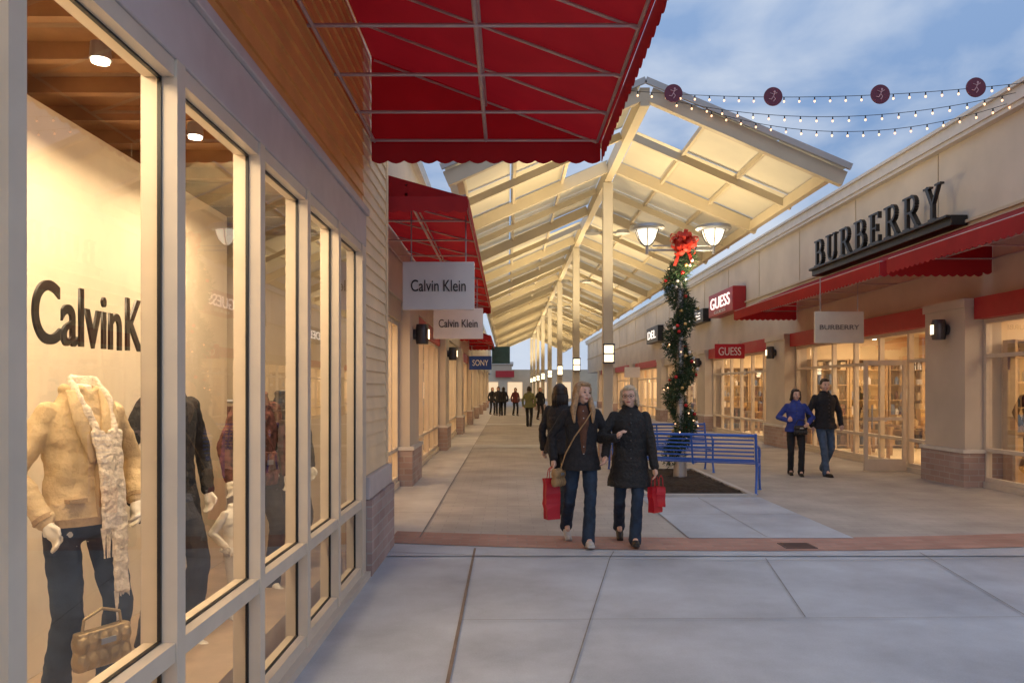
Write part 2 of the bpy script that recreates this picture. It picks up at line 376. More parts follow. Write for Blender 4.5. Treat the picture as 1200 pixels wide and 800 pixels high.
# ---------------------------------------------------------------- storefront generator
def storefront(root,xp,s,y0,y1,ztop,n,zsill=.62,ztr=None,depth=3.2,P=60,gl=glass):
    fr=MB();st=(y1-y0)/n
    for i in range(n+1):
        y=y0+i*st;y=min(max(y,y0+.04),y1-.04);fr.box(xp-.05,xp+.05,y-.035,y+.035,.1,ztop)
    for i in range(n):
        a=y0+i*st+(.0755 if i==0 else .0355);b=y0+(i+1)*st-(.0755 if i==n-1 else .0355)
        fr.box(xp-.045,xp+.045,a,b,ztop-.07,ztop);fr.box(xp-.045,xp+.045,a,b,.1,.17)
        if zsill: fr.box(xp-.045,xp+.045,a,b,zsill-.03,zsill+.03)
        if ztr: fr.box(xp-.045,xp+.045,a,b,ztr-.03,ztr+.03)
        q=MB();q.quad((xp,a,.17),(xp,b,.17),(xp,b,ztop-.07),(xp,a,ztop-.07));q.build('glass_pane',gl,root)
    fr.box(xp-.08,xp+.08,y0,y1,0,.099);fr.build('window_frame',frameC,root)
    m=MB();xb=xp+s*depth
    m.box(xp+s*.1,xb,y0,y1,-.005,.03);m.box(xb,xb+s*.1,y0,y1,0,3.1);m.box(xp+s*.1,xb,y0-.05,y0-.01,0,3.1);m.box(xp+s*.1,xb,y1+.01,y1+.05,0,3.1);m.box(xp+s*.1,xb,y0,y1,3.0,3.1)
    m.build('interior',intW,root)
    area((xp+s*depth*.45,(y0+y1)/2,2.95),(0,0,0),depth*.6,(y1-y0)*.85,P)
# ---------------------------------------------------------------- right building
B=thing('outlet_row','long pale shop row on the right with parapet, red bands and lit shopfronts','building',(7.8,30,0))
m=MB();m.box(7.8,11.6,3,75,3.1,5.86);m.build('upper_wall',wallC,B)
m=MB();m.box(7.66,11.7,3,75.1,5.86,5.93);m.box(7.62,11.75,3,75.2,5.931,6.13);m.box(7.56,11.8,3,75.3,6.131,6.19);m.build('parapet_cornice',cornM,B)
m=MB();m.box(7.74,7.798,3,75,4.42,4.47)
for k in range(22): m.box(7.785,7.799,4+k*3.3,4.02+k*3.3,4.48,5.85)
m.build('wall_trim',wallD,B)
P_=[(4.5,5.7),(12.6,13.8),(20.8,22.3),(29.2,30.4),(37.5,38.7),(46,47.2),(54.5,55.7),(63,64.2)]
for i,(a,b) in enumerate(P_):
    m=MB();m.box(7.5,8.1,a,b,.62,2.949);m.box(7.47,8.1,a-.03,b+.03,2.95,3.095);q=m.build('pillar',wallC,B)
    m=MB();m.box(7.45,8.1,a-.05,b+.05,0,.56);k=m.build('pillar_base',stoneB);setp(k,q)
    m=MB();m.box(7.43,8.1,a-.07,b+.07,.561,.619);k=m.build('base_cap',cornM);setp(k,q)
ORD=['first','second','third','fourth','fifth','sixth']
goodsC=[redK,creamJ,greyK,white,M('goods_ochre',(.5,.3,.1),.7,.2),M('goods_blue',(.1,.16,.3),.7,.2),M('goods_brown',(.14,.07,.035),.6,.3)]
def shelf_proto(seed):
    rr=random.Random(seed);sh=thing('display_shelf','','shelf',(0,0,0),'display shelves in the right shops')
    m=MB();m.box(-.48,.48,.30,.34,.03,2.4);m.box(-.5,-.46,0,.299,.03,2.4);m.box(.46,.5,0,.299,.03,2.4)
    for z in (.1,.5,.9,1.3,1.7,2.1,2.37): m.box(-.455,.455,0,.295,z,z+.025)
    m.build('carcass',shelfM,sh)
    slot=[(z,j) for z in (.126,.526,.926,1.326,1.726,2.126) for j in range(6)];rr.shuffle(slot)
    for kk,mt in enumerate(goodsC):
        m=MB()
        for z,j in slot[kk*5:kk*5+5]:
            x=-.45+j*.15;w_=.08+rr.random()*.055;h=.08+rr.random()*.24
            if z>2: h=min(h,.2)
            if rr.random()<.5: m.box(x,x+w_,.03,.25,z,z+h)
            else:
                m.loft([(x+.06,.14,z,.05,.05),(x+.06,.14,z+h*.6,.055,.05),(x+.06,.14,z+h,.02,.02)],10)
        m.build('folded_goods',mt,sh)['kind']='stuff'
    return sh
protos=[shelf_proto(s) for s in (1,2,3)];used=[False]*3
def put_shelf(k,loc,rz,label):
    if not used[k]:
        used[k]=True;p=protos[k];p.location=loc;p.rotation_euler.z=rz;p['label']=label
    else: copy_thing(protos[k],loc,label,None,rz)
cnt=0
for i,((_,a),(b,_2)) in enumerate(zip(P_,P_[1:])):
    m=MB();m.box(7.62,8.05,a+.05,b-.05,2.75,3.095);m.build('red_band' if i!=3 else 'band',redP if i!=3 else wallD,B)
    storefront(B,7.85,1,a,b,2.75,6 if i<3 else 5,.62,2.15,P=(215 if i<3 else 180),depth=3.4,gl=glassR)
    if i<4:
        for k in range(4):
            y=a+.9+k*(b-a-1.8)/3
            for x in (8.5,9.5):
                c=MB();c.tube((x,y,2.9),(x,y,2.99),.06,.06,14);h=c.build('ceiling_lamp',metalL,B)
                c=MB();c.tube((x,y,2.885),(x,y,2.899),.05,.05,14);q=c.build('lamp_glow',glowI);setp(q,h)
        for k in range(3):
            put_shelf(cnt%3,(8.55+k*1.04,b-.42,0),0,'end wall goods shelf, %s from the glass, in the %s right bay'%(ORD[k],ORD[i]));cnt+=1
        for k in range(4):
            put_shelf(cnt%3,(10.85,a+1.0+k*(b-a-2.2)/3,0),R(-90),'back wall goods shelf, %s along, in the %s right bay'%(ORD[k],ORD[i]));cnt+=1
tables=[(10.9,8.7),(16.6,8.7),(18.8,8.9),(24.5,8.7),(27,8.7)]
for k,(y,x) in enumerate(tables):
    t=thing('display_table','display table with stacked goods, %s from the camera behind the right shop glass'%ORD[k],'table',(x,y,0),'display tables in the right shops')
    m=MB();m.box(x-.3,x+.3,y-.5,y+.5,.78,.83);m.build('tabletop',shelfM,t)
    for sx in (-.26,.26):
        for sy in (-.44,.44):
            m=MB();m.box(x+sx-.03,x+sx+.03,y+sy-.03,y+sy+.03,.03,.779);m.build('leg',shelfM,t)
    for g_ in range(2):
        m=MB()
        for j in range(3): m.box(x-.22+g_*.22,x-.05+g_*.22,y-.42+j*.3,y-.24+j*.3,.831,.9+random.random()*.35)
        m.build('goods',goodsC[(k+g_*3)%7],t)['kind']='stuff'
t=thing('shop_door','cream framed glass door standing open beside the wide white pillar on the right','door',(7.35,14.95,0))
m=MB();m.box(6.93,7.0,14.92,14.97,.02,2.17);m.box(7.68,7.75,14.92,14.97,.02,2.17);m.box(7.003,7.677,14.92,14.97,.02,.25);m.box(7.003,7.677,14.92,14.97,2.07,2.17);m.box(7.003,7.677,14.925,14.965,1.0,1.06);m.build('door_frame',frameC,t)
m=MB();m.quad((7.003,14.945,.25),(7.677,14.945,.25),(7.677,14.945,2.07),(7.003,14.945,2.07));m.build('door_glass',glass,t)
m=MB();m.tube((7.06,14.88,.85),(7.06,14.88,1.3),.014);m.build('handle',metalL,t)
awning('near right red awning above the closest shopfront, nearest the camera',7.79,6.1,6.5,12.35,4.36,3.68,.24,nrib=5)
awning('long right red awning left of the black lettered sign, second along',7.79,6.1,12.6,20.7,4.36,3.68,.24,nrib=6)
# big black sign
t=thing('shop_sign','large black serif letters on a black ledge, above the right awnings','sign',(7.6,16.2,4.4))
m=MB();m.box(7.5,7.79,13.0,18.95,4.38,4.56);m.box(7.42,7.499,13.0,18.95,4.51,4.56);m.build('sign_ledge',black,t,bevel=.01)
def glyph(ch):
    S_=[];W=.12;T=.05
    def v(x,y0=0,y1=1,w=W): S_.append(((x,y0),(x,y1),w))
    def hl(y,x0,x1,w=T): S_.append(((x0,y),(x1,y),w))
    def ac(cx,cy,rx,ry,a0,a1,w,n=10):
        for i in range(n):
            a=R(a0+(a1-a0)*i/n);b=R(a0+(a1-a0)*(i+1)/n+1.5);S_.append(((cx+rx*math.cos(a),cy+ry*math.sin(a)),(cx+rx*math.cos(b),cy+ry*math.sin(b)),w))
    if ch in 'BRE': v(.17)
    if ch=='B': hl(.03,0,.42);hl(.97,0,.40);hl(.52,.2,.42);ac(.40,.745,.2,.225,90,-90,.085);ac(.42,.275,.24,.245,90,-90,.095);w=.72
    if ch=='R': hl(.03,0,.34);hl(.97,0,.42);hl(.5,.2,.42);ac(.42,.735,.2,.235,90,-90,.085);S_.append(((.40,.5),(.70,.05),.105));hl(.03,.6,.82);w=.78
    if ch=='E': hl(.03,0,.6);hl(.97,0,.58);hl(.5,.2,.46);S_.append(((.6,0),(.6,.24),.045));S_.append(((.58,1),(.58,.78),.045));S_.append(((.46,.38),(.46,.62),.045));w=.66
    if ch=='U': v(.17,.3);S_.append(((.65,.3),(.65,1),.05));ac(.41,.3,.24,.25,180,360,.075);hl(.97,0,.34);hl(.97,.53,.77);w=.78
    if ch=='Y': S_.append(((.38,0),(.38,.5),W));S_.append(((.12,1),(.38,.45),.115));S_.append(((.66,1),(.40,.45),.05));hl(.03,.22,.54);hl(.97,0,.3);hl(.97,.52,.78);w=.76
    return S_,w
wd=[glyph(c)[1] for c in 'BURBERRY'];gap=.24;tot=sum(wd)+gap*7;sc=5.45/tot;u=0;hh=.62
for ch in 'BURBERRY':
    st,w=glyph(ch);m=MB()
    for k,(p,q,th) in enumerate(st):
        p=V((p[0]+u,p[1]));q=V((q[0]+u,q[1]))
        P=V((7.5,18.72-p.x*sc,4.57+p.y*hh));Q=V((7.5,18.72-q.x*sc,4.57+q.y*hh))
        m.beam(P,Q,.07+.0013*k,th*sc*.95,up=V((0,1,0)) if abs((Q-P).z)>abs((Q-P).y) else V((0,0,1)))
    m.build('letter',blackS,t);u+=w+gap
t=thing('shop_sign','large red box sign with white letters on the upper right wall','sign',(7.6,26.6,4.6))
m=MB();m.box(7.35,7.79,25.1,28.1,4.18,4.98);m.build('sign_box',M('box_red',(.36,.015,.02),.4,.05),t,bevel=.02)
text('GUESS',(7.335,26.6,4.62),'-X',2.4,.40,M('letter_lit',(1,.85,.8),.5,0,emit=1.0),'lettering',t,.012,0)
text('GUESS',(7.335,26.6,4.29),'-X',1.4,.1,white,'small_lettering',t,.008)
def hang(label,pxc,pyt,pyb,d,w,body,bm,tm,th=.35,tw=.8,ztop=None):
    c=at(pxc,pyt,d);zt=c.z;zb=CZ+(455-pyb)/F*d
    t=thing('hanging_sign',label,'sign',(c.x,d,zb),'hanging shop signs')
    m=MB();m.box(c.x-w/2,c.x+w/2,d-.025,d+.025,zb,zt);m.build('sign_board',bm,t,bevel=.008)
    zz=ztop or zt+.35
    for s in (-1,1):
        m=MB();m.tube((c.x+s*w*.38,d,zt),(c.x+s*w*.38,d,zz),.008);m.build('hanger',metalL,t)
    if body: text(body,(c.x,d-.032,(zt+zb)/2),'-Y',w*tw,(zt-zb)*th,tm,'lettering',t,.005)
    return t
hang('larger white hanging sign with black lettering, nearest the camera on the left',514,307,363,9,.84,'Calvin Klein',white,blackS,.24,.76,3.78)
hang('smaller white hanging sign behind and below the larger one on the left',537,361,397,13,.84,'Calvin Klein',white,blackS,.26,.78,3.5)
hang('blue hanging sign farther along the left shops',563,417,433,26,.76,'SONY',blueS,white,.42,.7)
hang('dark teal hanging sign farthest along the left side',587,406,426,34,.8,'',tealS,white)
hang('cream hanging sign with small dark capitals under the right awning',983,365,402,14.5,.93,'BURBERRY',M('sign_cream',(.66,.6,.5),.5,.04),greyS,.15,.8,3.72)
hang('red hanging sign with white capitals outside the right shop row',855,403,420,24,.93,'GUESS',bagR,white,.55,.75,3.1)
hang('white hanging sign far along the right row',741,430,442,42,.85,'',white,blackS,.15,.6,3.1)
for (d0,d1,z0,z1,b,lab,bmx) in [(38.4,41.5,4.0,4.8,'DEL','black box sign with pale letters far along the right wall',black),(29.5,32,4.2,4.7,'LE','small dark wall sign behind the decorated lamp post',black)]:
    t=thing('wall_sign',lab,'sign',(7.7,(d0+d1)/2,z0));m=MB();m.box(7.5,7.79,d0,d1,z0,z1);m.build('sign_box',bmx,t);text(b,(7.48,(d0+d1)/2,(z0+z1)/2),'-X',(d1-d0)*.7,(z1-z0)*.5,M('lit2',(1,.9,.8),.5,0,emit=1.2),'lettering',t,.01)
def sconce(x,y,z,s,label):
    t=thing('wall_lamp',label,'wall lamp',(x,y,z-.2),'round black wall lamps')
    m=MB();m.tube((x,y,z),(x-s*.05,y,z),.09,.09,20);m.tube((x-s*.05,y,z),(x-s*.10,y,z),.05,.05,12);m.loft([(x-s*.15,y,z-.17,.10,.10),(x-s*.15,y,z-.1,.115,.115),(x-s*.15,y,z+.1,.115,.115),(x-s*.15,y,z+.17,.10,.10)]);m.build('housing',metalD,t)
    m=MB();m.box(x-s*.262-.012,x-s*.262+.012,y-.04,y+.04,z-.08,z+.08);m.build('diffuser',lampG,t)
sconce(7.5,13.1,2.62,1,'round black wall lamp on the nearest white pillar on the right')
sconce(7.5,21.5,2.62,1,'round black wall lamp on the second pillar of the right row')
sconce(7.5,29.8,2.62,1,'round black wall lamp on the third pillar of the right row')
# ---------------------------------------------------------------- left row
L_=thing('outlet_row','cream shop row on the left receding behind the hanging signs','building',(-1.8,30,0))
m=MB();m.box(-6,-1.72,8.0,80,3.05,5.6);m.build('upper_wall',wallC,L_)
m=MB();m.box(-6,-1.6,8.0,80,5.601,5.85);m.build('cornice',cornM,L_)
PL=[(8.0,9.2),(12.7,14.0),(20,21.2),(27,28.1),(34,35.1),(41,42.1),(48,49.1),(56,57.1),(64,65)]
for i,(a,b) in enumerate(PL):
    m=MB();m.box(-2.3,-1.62,a,b,.66,3.04);q=m.build('pillar',wallC,L_)
    m=MB();m.box(-2.3,-1.57,a-.04,b+.04,0,.6);k=m.build('pillar_base',stoneB);setp(k,q)
    m=MB();m.box(-2.3,-1.55,a-.06,b+.06,.601,.659);k=m.build('base_cap',cornM);setp(k,q)
for i,((_,a),(b,_2)) in enumerate(zip(PL,PL[1:])):
    m=MB();m.box(-2.2,-1.76,a+.01,b-.01,2.72,3.045);m.build('shop_band',redP if i in (1,3) else wallD,L_)
    storefront(L_,-1.86,-1,a,b,2.719,5,.62,None,P=90,depth=2.6)
awning('red awning beyond the hanging sign, second on the left',-1.71,-.42,8.05,19,3.98,3.62,.17,nrib=9)
awning('distant red awning on the left row, third along',-1.71,-.6,27.5,34,3.9,3.5,.2,nrib=3,midbar=False)
sconce(-1.62,13.2,2.55,-1,'round black wall lamp on the first left pillar past the corner')
sconce(-1.62,20.6,2.55,-1,'round black wall lamp on the second left pillar past the corner')
# ---------------------------------------------------------------- canopy
C=thing('walkway_canopy','tall cream gabled canopy of steel rafters and pale roof panels over the walkway','canopy',(2.3,40,0))
XL,XR_,XC=-.92,5.45,2.26;ZE,ZR=5.27,6.62;Y0,Y1=12.7,74
def slope(x): return ZR-(ZR-ZE)*abs(x-XC)/(XR_-XC)
m=MB();m.beam((XC,Y0-.05,ZR-.2),(XC,Y1,ZR-.2),.16,.3);m.build('ridge_beam',canM,C)
for x in (XL+.12,XR_-.12):
    m=MB();m.beam((x,Y0,slope(x)-.16),(x,Y1,slope(x)-.16),.12,.2);m.build('eave_beam',canM,C)
for x in (XL+1.05,XL+2.1,XR_-1.05,XR_-2.1):
    pu=MB();pu.beam((x,Y0+.06,slope(x)-.05),(x,Y1,slope(x)-.05),.06,.09);pu.build('purlin',canM,C)
y=Y0;bay=2.05;k=0
while y<Y1:
    for sx,xe in ((1,XR_),(-1,XL)):
        m=MB();zz=-.16
        m.beam((XC+sx*.09,y,ZR+zz),(xe+sx*(.1 if k==0 else 0),y,ZE+zz-(.04 if k==0 else 0)),.12 if k%2==0 else .08,.24 if k%2==0 else .14);m.build('rafter',canM,C)
    k+=1;y+=bay
for sx,xe in ((1,XR_+.18),(-1,XL-.18)):
    m=MB();m.beam((XC,Y0-.12,ZR+.05),(xe,Y0-.12,slope(xe)+.05),.05,.10);m.build('verge_plate',vergeM,C)
k=0;y=Y0
while y<Y1-.1:
    for sx,xe in ((1,XR_+.15),(-1,XL-.15)):
        n=3
        for j in range(n):
            if sx>0 and j==0 and k==0: continue
            if sx<0 and j==0 and k in (1,4): continue
            f0=(.02 if j==0 else j/n);f1=(j+1)/n-.008
            if j==0 and sx>0: f0=.07
            xa=XC+(xe-XC)*f0;xb=XC+(xe-XC)*f1
            m=MB();a,b=(y-.1 if k==0 else y+.01),min(y+bay-.01,Y1)
            za,zb=slope(xa)+.03,slope(xb)+.03
            m.quad((xa,a,za),(xa,b,za),(xb,b,zb),(xb,a,zb));q=m.build('roof_panel',canP if (k*2+j)%3 else canP2,C)
    k+=1;y+=bay
for i in range(8):
    Yp=17.4+8*i
    t=thing('canopy_post',('tall cream canopy post with lit lantern, '+['nearest','second','third','fourth','fifth','sixth','seventh','eighth'][i]+' in the central row'),'post',(XC,Yp,0),'central canopy posts')
    m=MB();m.box(XC-.11,XC+.11,Yp-.11,Yp+.11,0,ZR-.36);m.build('post',postM,t,bevel=.012)
    m=MB();m.box(XC-.2,XC+.2,Yp-.2,Yp+.2,0,.6);m.build('post_base',stoneB,t)
    m=MB();m.box(XC-.10,XC+.10,Yp-.24,Yp-.115,2.22,2.58);m.build('lantern',lampG,t)
    m=MB();m.box(XC-.13,XC+.13,Yp-.27,Yp-.112,2.585,2.62);m.box(XC-.13,XC+.13,Yp-.27,Yp-.112,2.18,2.215);m.box(XC-.12,XC-.103,Yp-.25,Yp-.112,2.22,2.58);m.box(XC+.103,XC+.12,Yp-.25,Yp-.112,2.22,2.58);m.box(XC-.13,XC+.13,Yp-.255,Yp-.243,2.38,2.41);m.build('lantern_cage',metalD,t)
    for sx in (-1,1):
        if i<3:
            m=MB();m.tube((XC+sx*.12,Yp,5.15),(XC+sx*.3,Yp,5.15),.02);m.tube((XC+sx*.34,Yp,5.12),(XC+sx*.34,Yp,5.2),.17,.13,20);m.build('floodlight',metalL,t)
        area((XC+sx*1.1,Yp-1.9,3.6),(R(180),0,0),.6,.6,92 if i<4 else 105,(1,.77,.44))
area((XC+1.2,13.3,3.4),(R(180),0,0),.6,.6,34,(1,.77,.44))
# ---------------------------------------------------------------- lamp post + garland + bow
lx,ly=3.12,13.9
t=thing('street_lamp','two-armed street lamp with glowing bowls rising from the soil bed','street lamp',(lx,ly,0))
m=MB();m.tube((lx,ly,0),(lx,ly,4.25),.075,.055,16);m.tube((lx,ly,0),(lx,ly,.4),.13,.1,16);m.build('pole',metalL,t)
m=MB();m.tube((lx-.62,ly,4.12),(lx+.62,ly,4.12),.022);m.tube((lx-.5,ly,4.2),(lx+.5,ly,4.2),.014);m.tube((lx,ly,4.2),(lx,ly,4.4),.03)
for s in (-1,1): m.tube((lx+s*.6,ly,4.05),(lx+s*.6,ly,4.22),.03)
m.build('arm',metalL,t)
for s in (-1,1):
    c=lx+s*.6
    m=MB();m.loft([(c,ly,4.21,.03,.03),(c,ly,4.24,.08,.08),(c,ly,4.29,.125,.125),(c,ly,4.35,.16,.16),(c,ly,4.42,.185,.185),(c,ly,4.47,.195,.195)],32);h=m.build('lamp_bowl',bowlG,t,smooth=True)
    m=MB();m.loft([(c,ly,4.495,.20,.20),(c,ly,4.475,.27,.27),(c,ly,4.50,.32,.32),(c,ly,4.55,.31,.31),(c,ly,4.59,.2,.2),(c,ly,4.61,.05,.05)],32);m.build('lamp_hood',metalL,t)
    m=MB()
    for k in range(6):
        a=k*math.pi/3+.4;cs,sn=math.cos(a),math.sin(a);m.path([(c+r_*cs,ly+r_*sn,z_) for r_,z_ in ((.04,4.19),(.11,4.24),(.17,4.32),(.205,4.42),(.23,4.48))],.009,6)
    m.build('lamp_strut',metalD,t)
t=thing('garland','thick green garland with baubles and lights spiralling around the lamp pole','garland',(lx,ly,.7))
m=MB()
def hel(z): a=z*6.2;return V((lx+.11*math.cos(a),ly+.11*math.sin(a),z))
for i in range(13000):
    z=.35+random.random()*3.7;c=hel(z);d=V((random.gauss(0,1),random.gauss(0,1),random.gauss(0,.8))).normalized()
    r=.20*(1+.5*noise.noise(V((z*2.5,d.x*1.5,d.y*1.5))))*(random.random()**.4);p=c+d*r;dd=(d+V((random.gauss(0,.6),random.gauss(0,.6),random.gauss(0,.6)))).normalized()
    s=dd.cross(V((random.random(),random.random(),random.random()))).normalized()*.01;l=.035+.05*random.random()
    m.quad(p-s,p+s,p+dd*l+s*.2,p+dd*l-s*.2)
m.build('foliage',leafM,t)
for i in range(80):
    z=.6+random.random()*3.3;c=hel(z);a=random.random()*6.28;p=c+V((math.cos(a)*.205,math.sin(a)*.205,0))
    k=i%5;q=MB();q.ell(p,(.033,)*3 if k else (.013,)*3,sub=2);q.build('bauble' if k else 'light_bulb',(bulbG,ornR,ornW,ornS,ornS)[k],t,smooth=True)
t=thing('bow','big red ribbon bow tied at the top of the garland','bow',(lx,ly-.15,4.1))
m=MB();c=V((lx,ly-.24,4.2))
rb=random.Random(5)
for i in range(46):
    a=rb.random()*6.283;el=rb.uniform(-.1,1.2);r=rb.uniform(.2,.29)
    d=V((math.cos(a)*math.cos(el),-math.sin(el),math.sin(a)*math.cos(el)))
    sd=d.cross(V((rb.gauss(0,1),rb.gauss(0,1),rb.gauss(0,1)))).normalized();up=d.cross(sd)*.07;sd*=.034
    n=9;pr=None
    for k in range(n+1):
        u=k/n*math.pi*2;q=c+d*r*(1-math.cos(u))/2+up*math.sin(u);w_=.4+.6*math.sin(u/2)
        if pr: m.quad(pr[0]-sd*pr[1],q-sd*w_,q+sd*w_,pr[0]+sd*pr[1])
        pr=(q,w_)
m.build('loops',bowM,t)
m=MB()
for s,l in ((-1,.4),(1,.34)):
    pr=None
    for k in range(8):
        p=c+V((s*(.03+.018*k),-.02+.015*math.sin(k),-l*k/7))
        if pr: m.quad(pr-V((.03,0,0)),pr+V((.03,0,0)),p+V((.03,0,0)),p-V((.03,0,0)))
        pr=p
m.build('ribbon_tail',bowM,t)
m=MB();m.ell(c+V((0,-.06,0)),(.05,.04,.05));m.build('knot',bowM,t,smooth=True)
# ---------------------------------------------------------------- benches
def bench(label,loc,rz,L=1.5):
    t=thing('park_bench',label,'bench',(0,0,0),'blue metal park benches')
    m=MB()
    for k in range(7): m.box(-L/2+.03,L/2-.03,-.24+k*.067,-.21+k*.067,.435+.004*abs(k-3),.45+.004*abs(k-3))
    m.box(-.015,.015,-.24,.21,.42,.434)
    m.build('seat',blueM,t)
    m=MB()
    for k in range(6):
        z=.5+k*.062;y=.22+.16*((z-.45)/.45);m.box(-L/2+.03,L/2-.03,y,y+.012,z,z+.024)
    m.tube((-L/2+.02,.375,.89),(L/2-.02,.375,.89),.022,seg=12)
    m.beam((0,.236,.44),(0,.39,.89),.03,.01,up=V((0,1,0)))
    m.build('backrest',blueM,t)
    for s in (-1,1):
        x=s*L/2
        m=MB();m.path([(x,.23,.42),(x,.30,.62),(x,.39,.92)],.02);m.path([(x,.32,.68),(x,.2,.71),(x,.05,.71),(x,-.1,.69),(x,-.2,.66),(x,-.27,.61),(x,-.29,.56),(x,-.26,.515),(x,-.21,.53)],.018)
        m.path([(x,.23,.42),(x,-.25,.42)],.018);m.build('arm',blueM,t)
        m=MB();m.path([(x,-.22,.65),(x,-.25,.42),(x,-.24,.2),(x,-.3,.02)],.019);m.ell((x,-.3,.015),(.035,.035,.012));m.build('leg',blueM,t)
        m=MB();m.path([(x,.23,.42),(x,.25,.2),(x,.34,.02)],.019);m.ell((x,.34,.015),(.035,.035,.012));m.build('leg',blueM,t)
    t.location=loc;t.rotation_euler.z=rz;return t
bA=bench('nearest blue slatted metal bench, in front of the garlanded lamp, back to the camera',(2.98,12.2,.02),R(157),1.9)
bB=copy_thing(bA,(2.95,14.85,.02),'blue slatted metal bench farther back, behind the garlanded lamp post','blue metal park benches',R(0))
# ---------------------------------------------------------------- string lights
def string(label,a,b,sag,n,off=0):
    a=V(a);b=V(b);t=thing('string_lights',label,'string lights',tuple(a),'string lights over the walkway')
    f=lambda u:a.lerp(b,u)-V((0,0,sag*4*u*(1-u)))
    pts=[f(i/40) for i in range(41)];m=MB();m.path(pts,.005,5);m.build('cord',black,t)
    for i in range(n):
        u=(i+.5+off)/n
        if u>1:continue
        p=f(u);q=MB();q.tube(p,p-V((0,0,.05)),.010,.010,8);k=q.build('socket',black,t)
        q=MB();q.ell(p-V((0,0,.068)),(.017,.017,.022),sub=1);h=q.build('bulb',bulbG,smooth=True);setp(h,k)
    return f
f1=string('topmost sagging string of warm bulbs carrying the round medallions',(2.0,12.5,6.46),(7.75,11.3,6.13),.16,26)
f2=string('middle sagging string of warm bulbs above the right shops',(2.6,12.6,6.36),(7.75,11.5,6.08),.34,22,.2)
f3=string('lowest sagging string of warm bulbs above the right shops',(3.2,12.6,6.2),(7.75,11.7,6.0),.42,20,.1)
for k,px in enumerate((789,906,1031,1143)):
    best=min([i/400 for i in range(401)],key=lambda u:abs(595+f1(u).x/f1(u).y*F-px));p=f1(best)-V((0,.02,.0))
    t=thing('medallion','round maroon medallion with pale figure mark, %s from the left on the light string'%(['first','second','third','fourth'][k]),'medallion',tuple(p),'maroon medallions on the light string')
    m=MB();m.tube(p-V((0,.012,0)),p+V((0,.012,0)),.145,.145,28);m.build('disc',marM,t)
    m=MB();q=p-V((0,.016,0));m.ell(q+V((.02,0,.07)),(.016,.004,.018));m.path([q+V((.02,0,.05)),q+V((0,0,0)),q+V((.03,0,-.04)),q+V((0,0,-.085))],.007,6);m.path([q+V((.06,0,.06)),q+V((.01,0,.03)),q+V((-.05,0,.05))],.006,6);m.path([q,q+V((-.03,0,-.05)),q+V((-.07,0,-.04))],.007,6);m.build('figure_mark',markM,t)
# ---------------------------------------------------------------- people
def ik(a,b,l1,l2,pole):
    d=b-a;L=min(d.length,l1+l2-.001);dn=d.normalized();x=(l1*l1-l2*l2+L*L)/(2*L);h=math.sqrt(max(0,l1*l1-x*x));pp=(pole-dn*pole.dot(dn)).normalized();return a+dn*x+pp*h
def wrinkle(o,a1=.008,a2=.004):
    me=o.data;N_=len(me.vertices);co=[0.0]*(3*N_);no=[0.0]*(3*N_);me.vertices.foreach_get('co',co);me.vertex_normals.foreach_get('vector',no)
    for i in range(N_):
        x,y,z=co[3*i:3*i+3];nn=noise.noise(V((x*9,y*9,z*14)))*a1+noise.noise(V((x*22,y*22,z*30)))*a2
        for j in range(3): co[3*i+j]+=no[3*i+j]*nn
    me.vertices.foreach_set('co',co);me.update()
def hand(m,w,d,side,curl=.5):
    d=V(d).normalized();side=V(side);side=(side-d*side.dot(d)).normalized();n=d.cross(side)
    m.cap(w,w+d*.05,.024,.03,10)
    for k in range(4):
        o=side*(.03-.02*k);l=(.07,.08,.075,.058)[k];a=w+d*.07+o;b=a+(d*(1-curl*.4)+n*curl*.7)*l*.55;c=b+(d*(.6-curl*.5)+n*curl)*l*.5
        m.cap(w+d*.03+o,a,.011,.0105,8);m.cap(a,b,.0105,.009,8);m.cap(b,c,.009,.0075,8)
    a=w+d*.02+side*.025;b=a+(side*.8+d*.8).normalized()*.045;m.cap(a,b,.013,.011,8);m.cap(b,b+(d+n*.4).normalized()*.03,.01,.008,8)
